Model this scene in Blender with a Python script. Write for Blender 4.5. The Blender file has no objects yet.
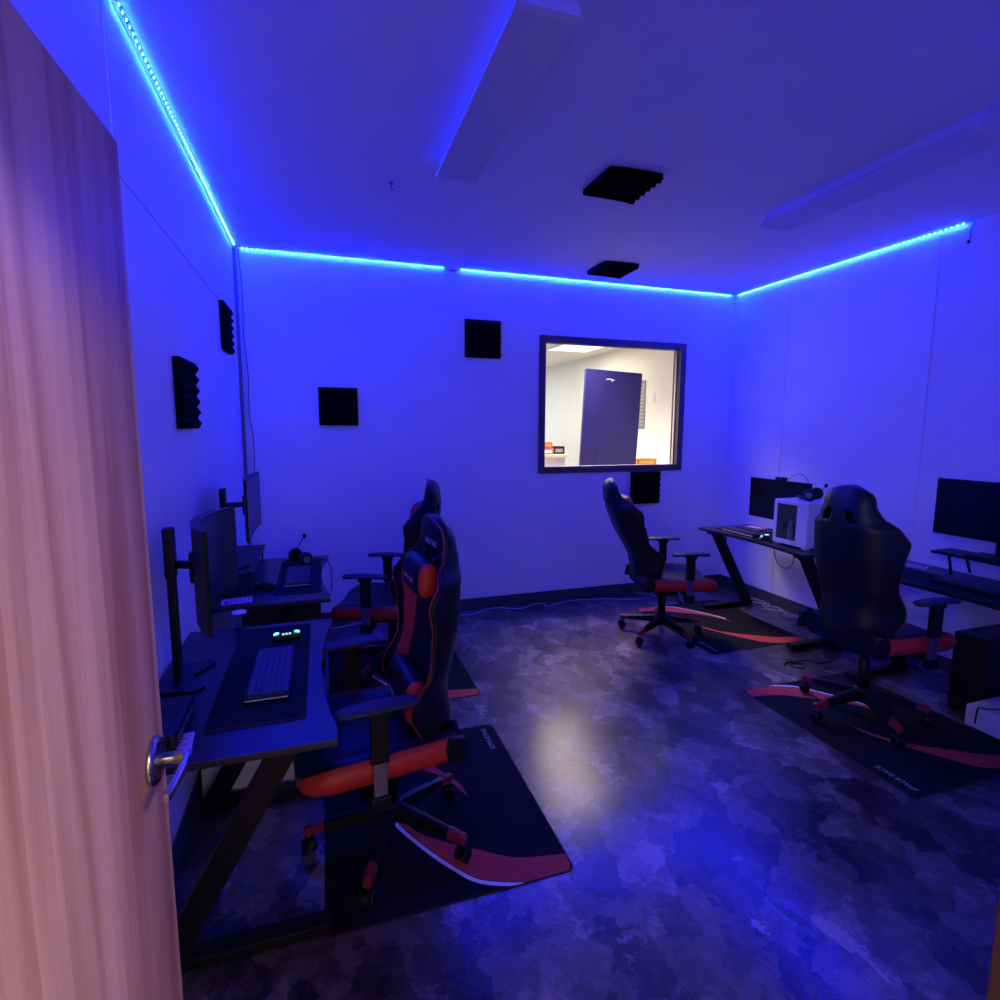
import bpy, bmesh, math, random
from mathutils import Vector, Matrix
random.seed(7)
sc = bpy.context.scene
C = sc.collection
PI = math.pi

# ------------------------------------------------------------------ camera
cam_d = bpy.data.cameras.new('camera')
cam = bpy.data.objects.new('camera', cam_d); C.objects.link(cam)
sc.camera = cam
CH, YAW, PITCH, ROLL, FPX, PY = 1.60961, 0.31747, 0.12281, 0.00394, 540.42552, 494.354
fw = Vector((math.sin(YAW)*math.cos(PITCH), math.cos(YAW)*math.cos(PITCH), -math.sin(PITCH)))
rt = Vector((math.cos(YAW), -math.sin(YAW), 0)); up = rt.cross(fw)
r2 = rt*math.cos(ROLL) + up*math.sin(ROLL); u2 = -rt*math.sin(ROLL) + up*math.cos(ROLL)
m = Matrix((r2, u2, -fw)).transposed().to_4x4(); m.translation = (0, 0, CH)
cam.matrix_world = m
cam_d.sensor_width = 36; cam_d.lens = FPX/1000*36
cam_d.shift_y = -(500-PY)/1000.0
cam_d.clip_start = 0.02

# ------------------------------------------------------------------ world and exposure
w = bpy.data.worlds.new('world'); sc.world = w; w.use_nodes = True
w.node_tree.nodes['Background'].inputs[0].default_value = (0.05, 0.04, 0.08, 1)
w.node_tree.nodes['Background'].inputs[1].default_value = 0.05
sc.view_settings.view_transform = 'Standard'; sc.view_settings.look = 'None'
sc.view_settings.exposure = 0.0; sc.view_settings.gamma = 1.0
sc.view_settings.use_curve_mapping = False
sc.cycles.max_bounces = 10; sc.cycles.diffuse_bounces = 6; sc.cycles.glossy_bounces = 5
sc.cycles.transmission_bounces = 8
sc.cycles.sample_clamp_indirect = 6.0
sc.cycles.caustics_reflective = False; sc.cycles.caustics_refractive = False

def area(name, loc, target, sx, sy, power, col, spread=180):
    l = bpy.data.lights.new(name, 'AREA'); l.shape = 'RECTANGLE'; l.size = sx; l.size_y = sy
    l.energy = power; l.color = col; l.spread = math.radians(spread)
    o = bpy.data.objects.new(name, l); C.objects.link(o); o.location = loc
    o.rotation_euler = (Vector(target)-Vector(loc)).to_track_quat('-Z', 'Y').to_euler()
    return o
LED_STRENGTH = 4300.0
area('hallway_ceiling_light', (1.6, -0.9, 2.52), (1.5, -0.7, 0), 0.5, 0.5, 80, (1.0, 0.72, 0.50))
area('hallway_far_light', (-1.6, -1.1, 2.5), (-1.0, -.8, 0), 0.5, 0.5, 38, (1.0, 0.88, 0.76))
area('office_ceiling_light', (2.9, 6.9, 2.66), (2.9, 6.9, 0), 1.1, 1.1, 42, (1.0, 0.86, 0.66))
area('office_near_light', (2.66, 5.45, 2.66), (2.66, 5.45, 0), 0.6, 1.2, 92, (1.0, 0.79, 0.68), 115)
area('office_far_light', (2.2, 9.0, 2.67), (2.2, 9.0, 0), 0.6, 0.6, 62, (0.80, 0.90, 1.0))

# ------------------------------------------------------------------ room numbers
XL, XR, YB, YF, H = -0.568, 3.912, 4.512, 0.30, 2.90

# ------------------------------------------------------------------ materials
MATS = {}
def mat(name, col, rough=0.5, metal=0.0, spec=0.5, bump=None, emit=None, es=1.0, vary=0.0, scale=8.0, coat=0.0):
    if name in MATS: return MATS[name]
    mm = bpy.data.materials.new(name); mm.use_nodes = True
    nt = mm.node_tree; b = nt.nodes['Principled BSDF']
    b.inputs['Base Color'].default_value = (*col, 1)
    b.inputs['Roughness'].default_value = rough
    b.inputs['Metallic'].default_value = metal
    b.inputs['Specular IOR Level'].default_value = spec
    b.inputs['Coat Weight'].default_value = coat
    if emit:
        b.inputs['Emission Color'].default_value = (*emit, 1); b.inputs['Emission Strength'].default_value = es
    tc = nt.nodes.new('ShaderNodeTexCoord')
    if vary or bump:
        n = nt.nodes.new('ShaderNodeTexNoise'); n.inputs['Scale'].default_value = scale
        n.inputs['Detail'].default_value = 6
        nt.links.new(tc.outputs['Object'], n.inputs['Vector'])
    if vary:
        r = nt.nodes.new('ShaderNodeValToRGB')
        r.color_ramp.elements[0].position = 0.3; r.color_ramp.elements[1].position = 0.7
        r.color_ramp.elements[0].color = (*[c*(1-vary) for c in col], 1)
        r.color_ramp.elements[1].color = (*[min(1, c*(1+vary)) for c in col], 1)
        nt.links.new(n.outputs['Fac'], r.inputs['Fac']); nt.links.new(r.outputs['Color'], b.inputs['Base Color'])
    if bump:
        n2 = nt.nodes.new('ShaderNodeTexNoise'); n2.inputs['Scale'].default_value = bump[0]; n2.inputs['Detail'].default_value = 4
        nt.links.new(tc.outputs['Object'], n2.inputs['Vector'])
        bp = nt.nodes.new('ShaderNodeBump'); bp.inputs['Strength'].default_value = bump[1]; bp.inputs['Distance'].default_value = 0.01
        nt.links.new(n2.outputs['Fac'], bp.inputs['Height']); nt.links.new(bp.outputs['Normal'], b.inputs['Normal'])
    MATS[name] = mm
    return mm

WALL = mat('painted_wall', (0.87, 0.87, 0.87), 0.55, vary=0.03, scale=3, bump=(60, 0.06))
CEIL = mat('painted_ceiling', (0.90, 0.90, 0.90), 0.75, vary=0.02, scale=3, bump=(90, 0.1))
OFFICE = mat('office_wall_paint', (0.82, 0.81, 0.76), 0.7, vary=0.02, scale=2)
BASEB = mat('dark_vinyl_baseboard', (0.075, 0.065, 0.065), 0.5, vary=0.1)
FRAME = mat('dark_window_frame', (0.10, 0.075, 0.07), 0.45, vary=0.08)
PALE = mat('pale_window_stop', (0.7, 0.68, 0.6), 0.5)
FIX = mat('white_fixture_metal', (0.8, 0.8, 0.8), 0.35)
DIFF = mat('acrylic_diffuser', (0.72, 0.70, 0.68), 0.3, spec=0.6, bump=(220, 0.25))
FOAM = mat('black_acoustic_foam', (0.0035, 0.0035, 0.004), 0.95, spec=0.05, bump=(300, 0.3))
BLACKPU = mat('black_leatherette', (0.007, 0.0065, 0.008), 0.42, spec=0.35, bump=(120, 0.08), vary=0.15, scale=20)
REDPU = mat('red_leatherette', (0.58, 0.035, 0.015), 0.45, spec=0.4, bump=(120, 0.08), vary=0.08, scale=20)
PIPE = mat('red_piping', (0.26, 0.03, 0.025), 0.5)
BLACKPL = mat('black_plastic', (0.006, 0.006, 0.0065), 0.4, spec=0.3, vary=0.1)
BLACKPAD = mat('black_armrest_rubber', (0.02, 0.02, 0.022), 0.55)
BLACKMT = mat('black_powder_coated_steel', (0.005, 0.005, 0.0055), 0.5, spec=0.3, vary=0.1)
CHROME = mat('brushed_steel', (0.55, 0.53, 0.52), 0.22, metal=1.0)
LIFT = mat('grey_steel_sleeve', (0.35, 0.34, 0.36), 0.3, metal=1.0)
REDPL = mat('red_plastic', (0.24, 0.018, 0.022), 0.35)
DESK = mat('carbon_texture_desktop', (0.016, 0.016, 0.019), 0.33, spec=0.5, bump=(400, 0.1), vary=0.15, scale=60)
PADM = mat('black_mousepad_cloth', (0.006, 0.006, 0.008), 0.85, spec=0.25, vary=0.2, scale=30)
PADR = mat('red_pad_stitching', (0.10, 0.015, 0.015), 0.7)
SCREEN = mat('switched_off_screen', (0.004, 0.004, 0.005), 0.22, spec=0.5)
MATT = mat('matte_screen_reflective', (0.006, 0.006, 0.008), 0.3, spec=0.8)
WHITEPL = mat('white_enamel', (0.78, 0.78, 0.8), 0.35)
WHITE = mat('white_print', (0.8, 0.8, 0.82), 0.5)
PRINT = mat('pale_grey_print', (0.4, 0.4, 0.42), 0.6)
GREY = mat('grey_plastic', (0.2, 0.2, 0.21), 0.4)
PAPER = mat('pink_flyer_paper', (0.85, 0.42, 0.55), 0.7, vary=0.05)
INK = mat('dark_purple_print', (0.16, 0.05, 0.2), 0.7)
RUG = mat('black_floor_mat_cloth', (0.006, 0.006, 0.008), 0.9, spec=0.2, vary=0.25, scale=40, bump=(250, 0.15))
RUGR = mat('red_floor_mat_print', (0.55, 0.05, 0.03), 0.85, vary=0.1, scale=40)
WIRE = mat('black_cable', (0.012, 0.012, 0.012), 0.5)
WIREW = mat('pale_cable', (0.55, 0.55, 0.55), 0.5)
KEY = mat('dark_keycaps', (0.045, 0.045, 0.05), 0.45)
TAPE = mat('strip_tape', (0.08, 0.08, 0.08), 0.5)
LEDM = mat('blue_light_diode', (0.1, 0.3, 0.9), 0.4, emit=(0.0014, 0.012, 1.0), es=LED_STRENGTH)
GREENL = mat('green_lit_lens', (0.2, 0.8, 0.4), 0.4, emit=(0.25, 1.0, 0.35), es=1.6)
DIGIT = mat('pale_green_digits', (0.5, 0.8, 0.5), 0.4, emit=(0.55, 0.9, 0.45), es=0.8)
BLUEL = mat('blue_lit_lens', (0.3, 0.4, 0.9), 0.4, emit=(0.25, 0.4, 1.0), es=2.2)
PANELL = mat('lit_ceiling_panel', (0.9, 0.88, 0.8), 0.5, emit=(1.0, 0.93, 0.78), es=1.6)
BOARD = mat('dark_board_blue_reflection', (0.012, 0.008, 0.12), 0.5, vary=0.15, scale=5)  # blue-purple paints in the blue room's reflection on the window glass; board is black
COUNTER = mat('pale_wood_counter', (0.6, 0.45, 0.28), 0.5, vary=0.08)
CRIMSON = mat('red_carton', (0.6, 0.07, 0.05), 0.5)
ORANGE = mat('orange_carton', (0.75, 0.25, 0.03), 0.5)
YELLOW = mat('yellow_label', (0.8, 0.55, 0.08), 0.5)
CIRC = mat('computer_innards', (0.10, 0.10, 0.12), 0.5, vary=0.6, scale=40)

def glass(name, alpha=0.93, tint=(1, 1, 1)):
    mm = bpy.data.materials.new(name); mm.use_nodes = True; nt = mm.node_tree
    nt.nodes.clear()
    o = nt.nodes.new('ShaderNodeOutputMaterial'); t = nt.nodes.new('ShaderNodeBsdfTransparent')
    g = nt.nodes.new('ShaderNodeBsdfGlossy'); g.inputs['Roughness'].default_value = 0.02
    t.inputs[0].default_value = (*[c*alpha for c in tint], 1)
    f = nt.nodes.new('ShaderNodeFresnel'); f.inputs[0].default_value = 1.5
    mx = nt.nodes.new('ShaderNodeMixShader')
    ge = nt.nodes.new('ShaderNodeNewGeometry'); iv = nt.nodes.new('ShaderNodeMath'); iv.operation = 'SUBTRACT'; iv.inputs[0].default_value = 1.0
    mu = nt.nodes.new('ShaderNodeMath'); mu.operation = 'MULTIPLY'
    nt.links.new(ge.outputs['Backfacing'], iv.inputs[1]); nt.links.new(iv.outputs[0], mu.inputs[0]); nt.links.new(f.outputs[0], mu.inputs[1])
    nt.links.new(mu.outputs[0], mx.inputs[0]); nt.links.new(t.outputs[0], mx.inputs[1]); nt.links.new(g.outputs[0], mx.inputs[2])
    nt.links.new(mx.outputs[0], o.inputs[0])
    return mm
GLASS = glass('window_glass')
SMOKE = glass('tinted_side_glass', 0.72)
CLEAR = glass('clear_plastic', 0.75)

def floor_material():
    mm = bpy.data.materials.new('marbled_vinyl_floor'); mm.use_nodes = True
    nt = mm.node_tree; L = nt.links; b = nt.nodes['Principled BSDF']
    tc = nt.nodes.new('ShaderNodeTexCoord')
    # warp
    wn = nt.nodes.new('ShaderNodeTexNoise'); wn.inputs['Scale'].default_value = 5; wn.inputs['Detail'].default_value = 8; wn.inputs['Roughness'].default_value = .65
    L.new(tc.outputs['Object'], wn.inputs['Vector'])
    sub = nt.nodes.new('ShaderNodeVectorMath'); sub.operation = 'SUBTRACT'; sub.inputs[1].default_value = (.5, .5, .5)
    L.new(wn.outputs['Color'], sub.inputs[0])
    sc_ = nt.nodes.new('ShaderNodeVectorMath'); sc_.operation = 'SCALE'; sc_.inputs['Scale'].default_value = .30
    L.new(sub.outputs[0], sc_.inputs[0])
    add = nt.nodes.new('ShaderNodeVectorMath'); add.operation = 'ADD'
    L.new(tc.outputs['Object'], add.inputs[0]); L.new(sc_.outputs[0], add.inputs[1])
    cols = []
    for (s, p) in ((5.0, 0), (9.0, 3.3)):
        v = nt.nodes.new('ShaderNodeTexVoronoi'); v.inputs['Scale'].default_value = s
        mp = nt.nodes.new('ShaderNodeMapping'); mp.inputs['Location'].default_value = (p, p*.7, 0); mp.inputs['Scale'].default_value = (1, .7, 1)
        mp.inputs['Rotation'].default_value = (0, 0, .5+p)
        L.new(add.outputs[0], mp.inputs['Vector']); L.new(mp.outputs[0], v.inputs['Vector'])
        sp = nt.nodes.new('ShaderNodeSeparateColor'); L.new(v.outputs['Color'], sp.inputs[0]); cols.append(sp)
    mx = nt.nodes.new('ShaderNodeMath'); mx.operation = 'MULTIPLY_ADD'; mx.inputs[1].default_value = .55
    L.new(cols[0].outputs[0], mx.inputs[0])
    m2 = nt.nodes.new('ShaderNodeMath'); m2.operation = 'MULTIPLY'; m2.inputs[1].default_value = .45
    L.new(cols[1].outputs[1], m2.inputs[0]); L.new(m2.outputs[0], mx.inputs[2])
    # fine mottling
    fn = nt.nodes.new('ShaderNodeTexNoise'); fn.inputs['Scale'].default_value = 16; fn.inputs['Detail'].default_value = 10; fn.inputs['Roughness'].default_value = .7
    fn.inputs['Distortion'].default_value = .8
    L.new(tc.outputs['Object'], fn.inputs['Vector'])
    m3 = nt.nodes.new('ShaderNodeMath'); m3.operation = 'MULTIPLY_ADD'; m3.inputs[1].default_value = .9; m3.inputs[2].default_value = -.45
    L.new(fn.outputs['Fac'], m3.inputs[0])
    m4 = nt.nodes.new('ShaderNodeMath'); m4.operation = 'ADD'; L.new(mx.outputs[0], m4.inputs[0]); L.new(m3.outputs[0], m4.inputs[1])
    r = nt.nodes.new('ShaderNodeValToRGB'); e = r.color_ramp.elements
    e[0].position = .12; e[0].color = (.012, .008, .008, 1)
    e[1].position = .95; e[1].color = (.30, .235, .215, 1)
    for p, c in ((.35, (.045, .032, .028)), (.5, (.085, .062, .056)), (.7, (.14, .105, .094))):
        x = e.new(p); x.color = (*c, 1)
    L.new(m4.outputs[0], r.inputs['Fac']); L.new(r.outputs['Color'], b.inputs['Base Color'])
    b.inputs['Roughness'].default_value = .36; b.inputs['Specular IOR Level'].default_value = .25
    b.inputs['Coat Weight'].default_value = .8; b.inputs['Coat Roughness'].default_value = .22; b.inputs['Coat IOR'].default_value = 1.6
    bn = nt.nodes.new('ShaderNodeTexVoronoi'); bn.feature = 'DISTANCE_TO_EDGE'; bn.inputs['Scale'].default_value = 22
    L.new(add.outputs[0], bn.inputs['Vector'])
    bn2 = nt.nodes.new('ShaderNodeTexNoise'); bn2.inputs['Scale'].default_value = 70; bn2.inputs['Detail'].default_value = 6
    L.new(tc.outputs['Object'], bn2.inputs['Vector'])
    ba = nt.nodes.new('ShaderNodeMath'); ba.operation = 'ADD'; L.new(bn.outputs['Distance'], ba.inputs[0]); L.new(bn2.outputs['Fac'], ba.inputs[1])
    bp = nt.nodes.new('ShaderNodeBump'); bp.inputs['Strength'].default_value = .45; bp.inputs['Distance'].default_value = .006
    L.new(ba.outputs[0], bp.inputs['Height']); L.new(bp.outputs[0], b.inputs['Normal'])
    return mm
FLOOR = floor_material()

def wood_material(name, dark, light, rough=.4):
    mm = bpy.data.materials.new(name); mm.use_nodes = True
    nt = mm.node_tree; L = nt.links; b = nt.nodes['Principled BSDF']
    tc = nt.nodes.new('ShaderNodeTexCoord'); mp = nt.nodes.new('ShaderNodeMapping')
    mp.inputs['Scale'].default_value = (9, 9, .5)
    L.new(tc.outputs['Object'], mp.inputs['Vector'])
    n = nt.nodes.new('ShaderNodeTexNoise'); n.inputs['Scale'].default_value = 1.3; n.inputs['Detail'].default_value = 3; n.inputs['Distortion'].default_value = .5
    L.new(mp.outputs[0], n.inputs['Vector'])
    mp2 = nt.nodes.new('ShaderNodeMapping'); mp2.inputs['Scale'].default_value = (120, 120, 4)
    L.new(tc.outputs['Object'], mp2.inputs['Vector'])
    n2 = nt.nodes.new('ShaderNodeTexNoise'); n2.inputs['Scale'].default_value = 1; n2.inputs['Detail'].default_value = 4
    L.new(mp2.outputs[0], n2.inputs['Vector'])
    sy = nt.nodes.new('ShaderNodeSeparateXYZ'); L.new(tc.outputs['Object'], sy.inputs[0])
    wob = nt.nodes.new('ShaderNodeMath'); wob.operation = 'MULTIPLY_ADD'; wob.inputs[1].default_value = .035; L.new(n.outputs['Fac'], wob.inputs[0]); L.new(sy.outputs['Y'], wob.inputs[2])
    vo = nt.nodes.new('ShaderNodeTexVoronoi'); vo.voronoi_dimensions = '1D'; vo.inputs['Scale'].default_value = 16; L.new(wob.outputs[0], vo.inputs['W'])
    wv = nt.nodes.new('ShaderNodeSeparateColor'); L.new(vo.outputs['Color'], wv.inputs[0])
    a = nt.nodes.new('ShaderNodeMath'); a.operation = 'MULTIPLY_ADD'; a.inputs[1].default_value = .18
    L.new(n2.outputs['Fac'], a.inputs[0]); L.new(n.outputs['Fac'], a.inputs[2])
    a2 = nt.nodes.new('ShaderNodeMath'); a2.operation = 'MULTIPLY_ADD'; a2.inputs[1].default_value = .36
    L.new(wv.outputs[0], a2.inputs[0]); L.new(a.outputs[0], a2.inputs[2])
    r = nt.nodes.new('ShaderNodeValToRGB'); r.color_ramp.elements[0].position = .52; r.color_ramp.elements[1].position = .95
    r.color_ramp.elements[0].color = (*dark, 1); r.color_ramp.elements[1].color = (*light, 1)
    L.new(a2.outputs[0], r.inputs['Fac']); L.new(r.outputs['Color'], b.inputs['Base Color'])
    b.inputs['Roughness'].default_value = rough; b.inputs['Specular IOR Level'].default_value = .25
    return mm
WOOD = wood_material('oak_veneer_door', (.38, .17, .11), (.72, .47, .34), .5)
WOODJ = wood_material('stained_wood_jamb', (.05, .022, .014), (.075, .036, .022))

# ------------------------------------------------------------------ mesh helpers
class MB:
    """collects shapes; build() links them as one mesh object"""
    def __init__(s): s.bm = bmesh.new(); s.mats = []; s.smooth = False
    def mi(s, m):
        if m not in s.mats: s.mats.append(m)
        return s.mats.index(m)
    def box(s, lo, hi, m, bev=0, M=None):
        i = s.mi(m)
        lo = Vector(lo); hi = Vector(hi); c = (lo+hi)/2; d = hi-lo
        t = bmesh.new(); bmesh.ops.create_cube(t, size=1)
        bmesh.ops.scale(t, vec=d, verts=t.verts); bmesh.ops.translate(t, vec=c, verts=t.verts)
        if bev: bmesh.ops.bevel(t, geom=t.edges[:], offset=bev, segments=2, profile=.6, affect='EDGES')
        s._merge(t, i, M); return s
    def _merge(s, t, i, M=None, smooth=False):
        if M: bmesh.ops.transform(t, matrix=M, verts=t.verts)
        mp = {}
        for v in t.verts: mp[v] = s.bm.verts.new(v.co)
        for f in t.faces:
            try: g = s.bm.faces.new([mp[v] for v in f.verts])
            except ValueError: continue
            g.material_index = i if i is not None else f.material_index; g.smooth = smooth or f.smooth
        t.free()
    def tube(s, pts, r, m, n=8, caps=True, rs=None):
        i = s.mi(m); pts = [Vector(p) for p in pts]; rings = []
        prev = None
        for k, p in enumerate(pts):
            if k == 0: t = pts[1]-p
            elif k == len(pts)-1: t = p-pts[k-1]
            else: t = (pts[k+1]-pts[k-1])
            t.normalize()
            if prev is None:
                a = Vector((0, 0, 1)) if abs(t.z) < .9 else Vector((1, 0, 0))
                n1 = t.cross(a).normalized()
            else:
                n1 = (prev - t*prev.dot(t)); n1 = n1.normalized() if n1.length > 1e-6 else t.orthogonal().normalized()
            prev = n1; n2 = t.cross(n1)
            rr = rs[k] if rs else r
            rings.append([s.bm.verts.new(p+(n1*math.cos(2*PI*j/n)+n2*math.sin(2*PI*j/n))*rr) for j in range(n)])
        for k in range(len(rings)-1):
            for j in range(n):
                f = s.bm.faces.new([rings[k][j], rings[k][(j+1) % n], rings[k+1][(j+1) % n], rings[k+1][j]]); f.material_index = i; f.smooth = True
        if caps:
            for rg, rev in ((rings[0], True), (rings[-1], False)):
                f = s.bm.faces.new(rg[::-1] if rev else rg); f.material_index = i
        return s
    def lathe(s, prof, m, origin=(0, 0, 0), axis='z', n=24, M=None):
        i = s.mi(m); t = bmesh.new(); rings = []
        for (r, z) in prof:
            rings.append([t.verts.new((r*math.cos(2*PI*j/n), r*math.sin(2*PI*j/n), z)) for j in range(n)])
        for k in range(len(rings)-1):
            for j in range(n):
                f = t.faces.new([rings[k][j], rings[k][(j+1) % n], rings[k+1][(j+1) % n], rings[k+1][j]]); f.smooth = True
        t.faces.new(rings[0][::-1]); t.faces.new(rings[-1])
        R = Matrix.Identity(4)
        if axis == 'x': R = Matrix.Rotation(PI/2, 4, 'Y')
        if axis == 'y': R = Matrix.Rotation(-PI/2, 4, 'X')
        R = Matrix.Translation(origin) @ R
        if M: R = M @ R
        s._merge(t, i, R); return s
    def grid(s, rows, m, close_u=False, smooth=True, matf=None, caps=False):
        """rows: list of lists of points; quads between them"""
        i = s.mi(m); vs = [[s.bm.verts.new(p) for p in r] for r in rows]; n = len(rows[0])
        for a in range(len(vs)-1):
            for b in range(n if close_u else n-1):
                q = [vs[a][b], vs[a][(b+1) % n], vs[a+1][(b+1) % n], vs[a+1][b]]
                f = s.bm.faces.new(q); f.smooth = smooth
                f.material_index = s.mi(matf(a, b)) if matf else i
        if caps:
            f = s.bm.faces.new(vs[0][::-1]); f.material_index = s.mi(matf(0, 0)) if matf else i
            f = s.bm.faces.new(vs[-1]); f.material_index = i
        return vs
    def prism(s, poly, z0, z1, m, M=None, bev=0):
        i = s.mi(m); t = bmesh.new()
        a = [t.verts.new((x, y, z0)) for x, y in poly]; b = [t.verts.new((x, y, z1)) for x, y in poly]; n = len(poly)
        t.faces.new(a[::-1]); t.faces.new(b)
        for j in range(n): t.faces.new([a[j], a[(j+1) % n], b[(j+1) % n], b[j]])
        if bev: bmesh.ops.bevel(t, geom=t.edges[:], offset=bev, segments=2, profile=.6, affect='EDGES')
        s._merge(t, i, M); return s
    def build(s, name, parent=None, loc=None, origin=None, recalc=True):
        if origin is not None:
            bmesh.ops.translate(s.bm, vec=-Vector(origin), verts=s.bm.verts)
        if recalc: bmesh.ops.recalc_face_normals(s.bm, faces=s.bm.faces)
        me = bpy.data.meshes.new(name); s.bm.to_mesh(me); s.bm.free()
        for m in s.mats: me.materials.append(m)
        o = bpy.data.objects.new(name, me); C.objects.link(o)
        if parent: o.parent = parent
        if origin is not None: o.location = origin
        if loc is not None: o.location = loc
        return o

def tag(o, label=None, cat=None, group=None, kind=None):
    if label: o['label'] = label
    if cat: o['category'] = cat
    if group: o['group'] = group
    if kind: o['kind'] = kind
    return o
def thing(name, label, cat, loc=(0, 0, 0), rz=0, group=None):
    o = bpy.data.objects.new(name, None); C.objects.link(o)
    o.empty_display_size = .1; o.location = loc; o.rotation_euler = (0, 0, rz)
    return tag(o, label, cat, group)
def struct(name, b): return tag(b.build(name), kind='structure')
def copy_tree(o, parent=None):
    c = o.copy(); C.objects.link(c)
    if parent: c.parent = parent
    for ch in list(o.children): copy_tree(ch, c)
    return c
def text_mesh(txt, size, m, name, parent, M, depth=.0006, extra=None):
    cu = bpy.data.curves.new('lettering', 'FONT'); cu.body = txt; cu.size = size; cu.extrude = depth
    cu.align_x = 'CENTER'; cu.align_y = 'CENTER'
    if extra: cu.shear = extra
    tmp = bpy.data.objects.new('lettering_tmp', cu); C.objects.link(tmp)
    bpy.context.view_layer.update()
    dg = bpy.context.evaluated_depsgraph_get()
    me = bpy.data.meshes.new_from_object(tmp.evaluated_get(dg)); me.transform(M)
    me.materials.clear(); me.materials.append(m)
    bpy.data.objects.remove(tmp); bpy.data.curves.remove(cu)
    o = bpy.data.objects.new(name, me); C.objects.link(o); o.parent = parent
    return o
def smooth_path(pts, n=8):
    P = [Vector(p) for p in pts]; out = []
    for i in range(len(P)-1):
        p0 = P[max(i-1, 0)]; p1 = P[i]; p2 = P[i+1]; p3 = P[min(i+2, len(P)-1)]
        for k in range(n):
            t = k/n
            out.append(.5*((2*p1)+(-p0+p2)*t+(2*p0-5*p1+4*p2-p3)*t*t+(-p0+3*p1-3*p2+p3)*t**3))
    out.append(P[-1]); return out
def interp(tab, x):
    if x <= tab[0][0]: return tab[0][1]
    for (a, b), (c, d) in zip(tab, tab[1:]):
        if x <= c:
            t = (x-a)/(c-a); t = t*t*(3-2*t); return b+(d-b)*t
    return tab[-1][1]
def clampu(x, a=0, b=1): return max(a, min(b, x))

# ================================================================== THE ROOM
T = .12
struct('floor', MB().box((XL-2.1, -2.2, -.1), (XR+T, YB+T/2, 0), FLOOR))
struct('ceiling', MB().box((XL-T, YF-.05, H), (XR+T, YB+T, H+.1), CEIL))
struct('wall_left', MB().box((XL-T, YF-T, 0), (XL, YB+T, H), WALL))
struct('wall_right', MB().box((XR, YF-T, 0), (XR+T, YB+T, H), WALL))
WX0, WX1, WZ0, WZ1 = 1.865, 3.335, 1.225, 2.39     # rough opening
b = MB()
b.box((XL, YB, 0), (WX0, YB+T, H), WALL); b.box((WX1, YB, 0), (XR, YB+T, H), WALL)
b.box((WX0, YB, 0), (WX1, YB+T, WZ0), WALL); b.box((WX0, YB, WZ1), (WX1, YB+T, H), WALL)
struct('wall_back', b)
DX0, DX1 = -.375, .612
b = MB()
b.box((XL, YF-T, 0), (DX0-.03, YF, H), WALL); b.box((DX1+.02, YF-T, 0), (XR, YF, H), WALL)
b.box((DX0-.03, YF-T, 2.17), (DX1+.02, YF, H), WALL)
struct('wall_front', b)
# baseboards
struct('baseboard_back', MB().box((XL, YB-.008, 0), (XR, YB, .1), BASEB, .002))
struct('baseboard_left', MB().box((XL, YF, 0), (XL+.008, YB-.008, .1), BASEB, .002))
struct('baseboard_right', MB().box((XR-.008, YF, 0), (XR, YB-.008, .1), BASEB, .002))
# seams between the wall panels
struct('trim_1', MB().box((XR-.004, 2.635, .1), (XR, 2.665, H), WALL, .0015))
struct('trim_2', MB().box((XR-.004, 3.835, .1), (XR, 3.865, H), WALL, .0015))
struct('trim_3', MB().box((XL, 2.02, .1), (XL+.004, 2.045, H), WALL, .0015))
struct('trim_4', MB().box((XL, 2.05, 2.378), (XL+.004, YB-.05, 2.39), WALL, .0015))
struct('trim_5', MB().box((XL, YB-.035, .1), (XL+.022, YB, H-.01), GREY, .004))
struct('trim_6', MB().box((.62, YB-.003, .1), (.645, YB, H), WALL, .001))
struct('trim_7', MB().box((3.42, YB-.003, .1), (3.445, YB, H), WALL, .001))
# door frame (right jamb shows at the lower right)
b = MB()
b.box((DX1, YF-T-.02, 0), (DX1+.03, YF, 2.16), WOODJ, .003); b.box((DX0-.03, YF-T-.02, 0), (DX0, YF, 2.16), WOODJ, .003)
b.box((DX0, YF-T-.02, 2.14), (DX1, YF, 2.17), WOODJ, .003)
b.box((DX1+.03, YF, 0), (DX1+.09, YF+.012, 2.22), WOODJ, .003)
b.box((DX1-.001, YF-.06, 0), (DX1+.002, YF-.02, .01), WOODJ)
struct('trim_8', b)
# open door
door = MB().box((-.04, -.905, .01), (0, 0, 2.13), WOOD, .0015).build('door_1')
tag(door, kind='structure'); door.location = (-.340, 1.238, 0); door.rotation_euler = (0, 0, math.radians(-1.2))
b = MB()
b.lathe([(.0475, 0), (.0475, .004), (.043, .010), (.034, .013), (.016, .0145), (.0125, .017)], CHROME, (0, 0, 0), 'x', 40)
rose = b.build('handle_rose', door, loc=(0.0005, -.070, .948))
b = MB()
b.lathe([(.0125, .012), (.0125, .060), (.0115, .066), (.008, .070)], CHROME, (0, 0, 0), 'x', 24)
path = smooth_path([(.060, 0, 0), (.0625, -.022, 0), (.061, -.05, -.002), (.057, -.09, -.005), (.053, -.122, -.008)], 5)
rows = []
for k, p in enumerate(path):
    t = k/(len(path)-1); hh = .0125 - .001*t; ww = .0085 - .0005*t
    if t > .93: hh *= .75; ww *= .6
    rows.append([p+Vector((math.cos(a)*ww, 0, math.sin(a)*hh)) for a in [2*PI*j/14 for j in range(14)]])
b.grid(rows, CHROME, close_u=True, caps=True)
b.build('door_handle', rose)
b = MB().box((-.041, -.03, .90), (-.0005, .0012, 1.02), CHROME, .0005)
b.build('latch_plate', door)

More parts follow.
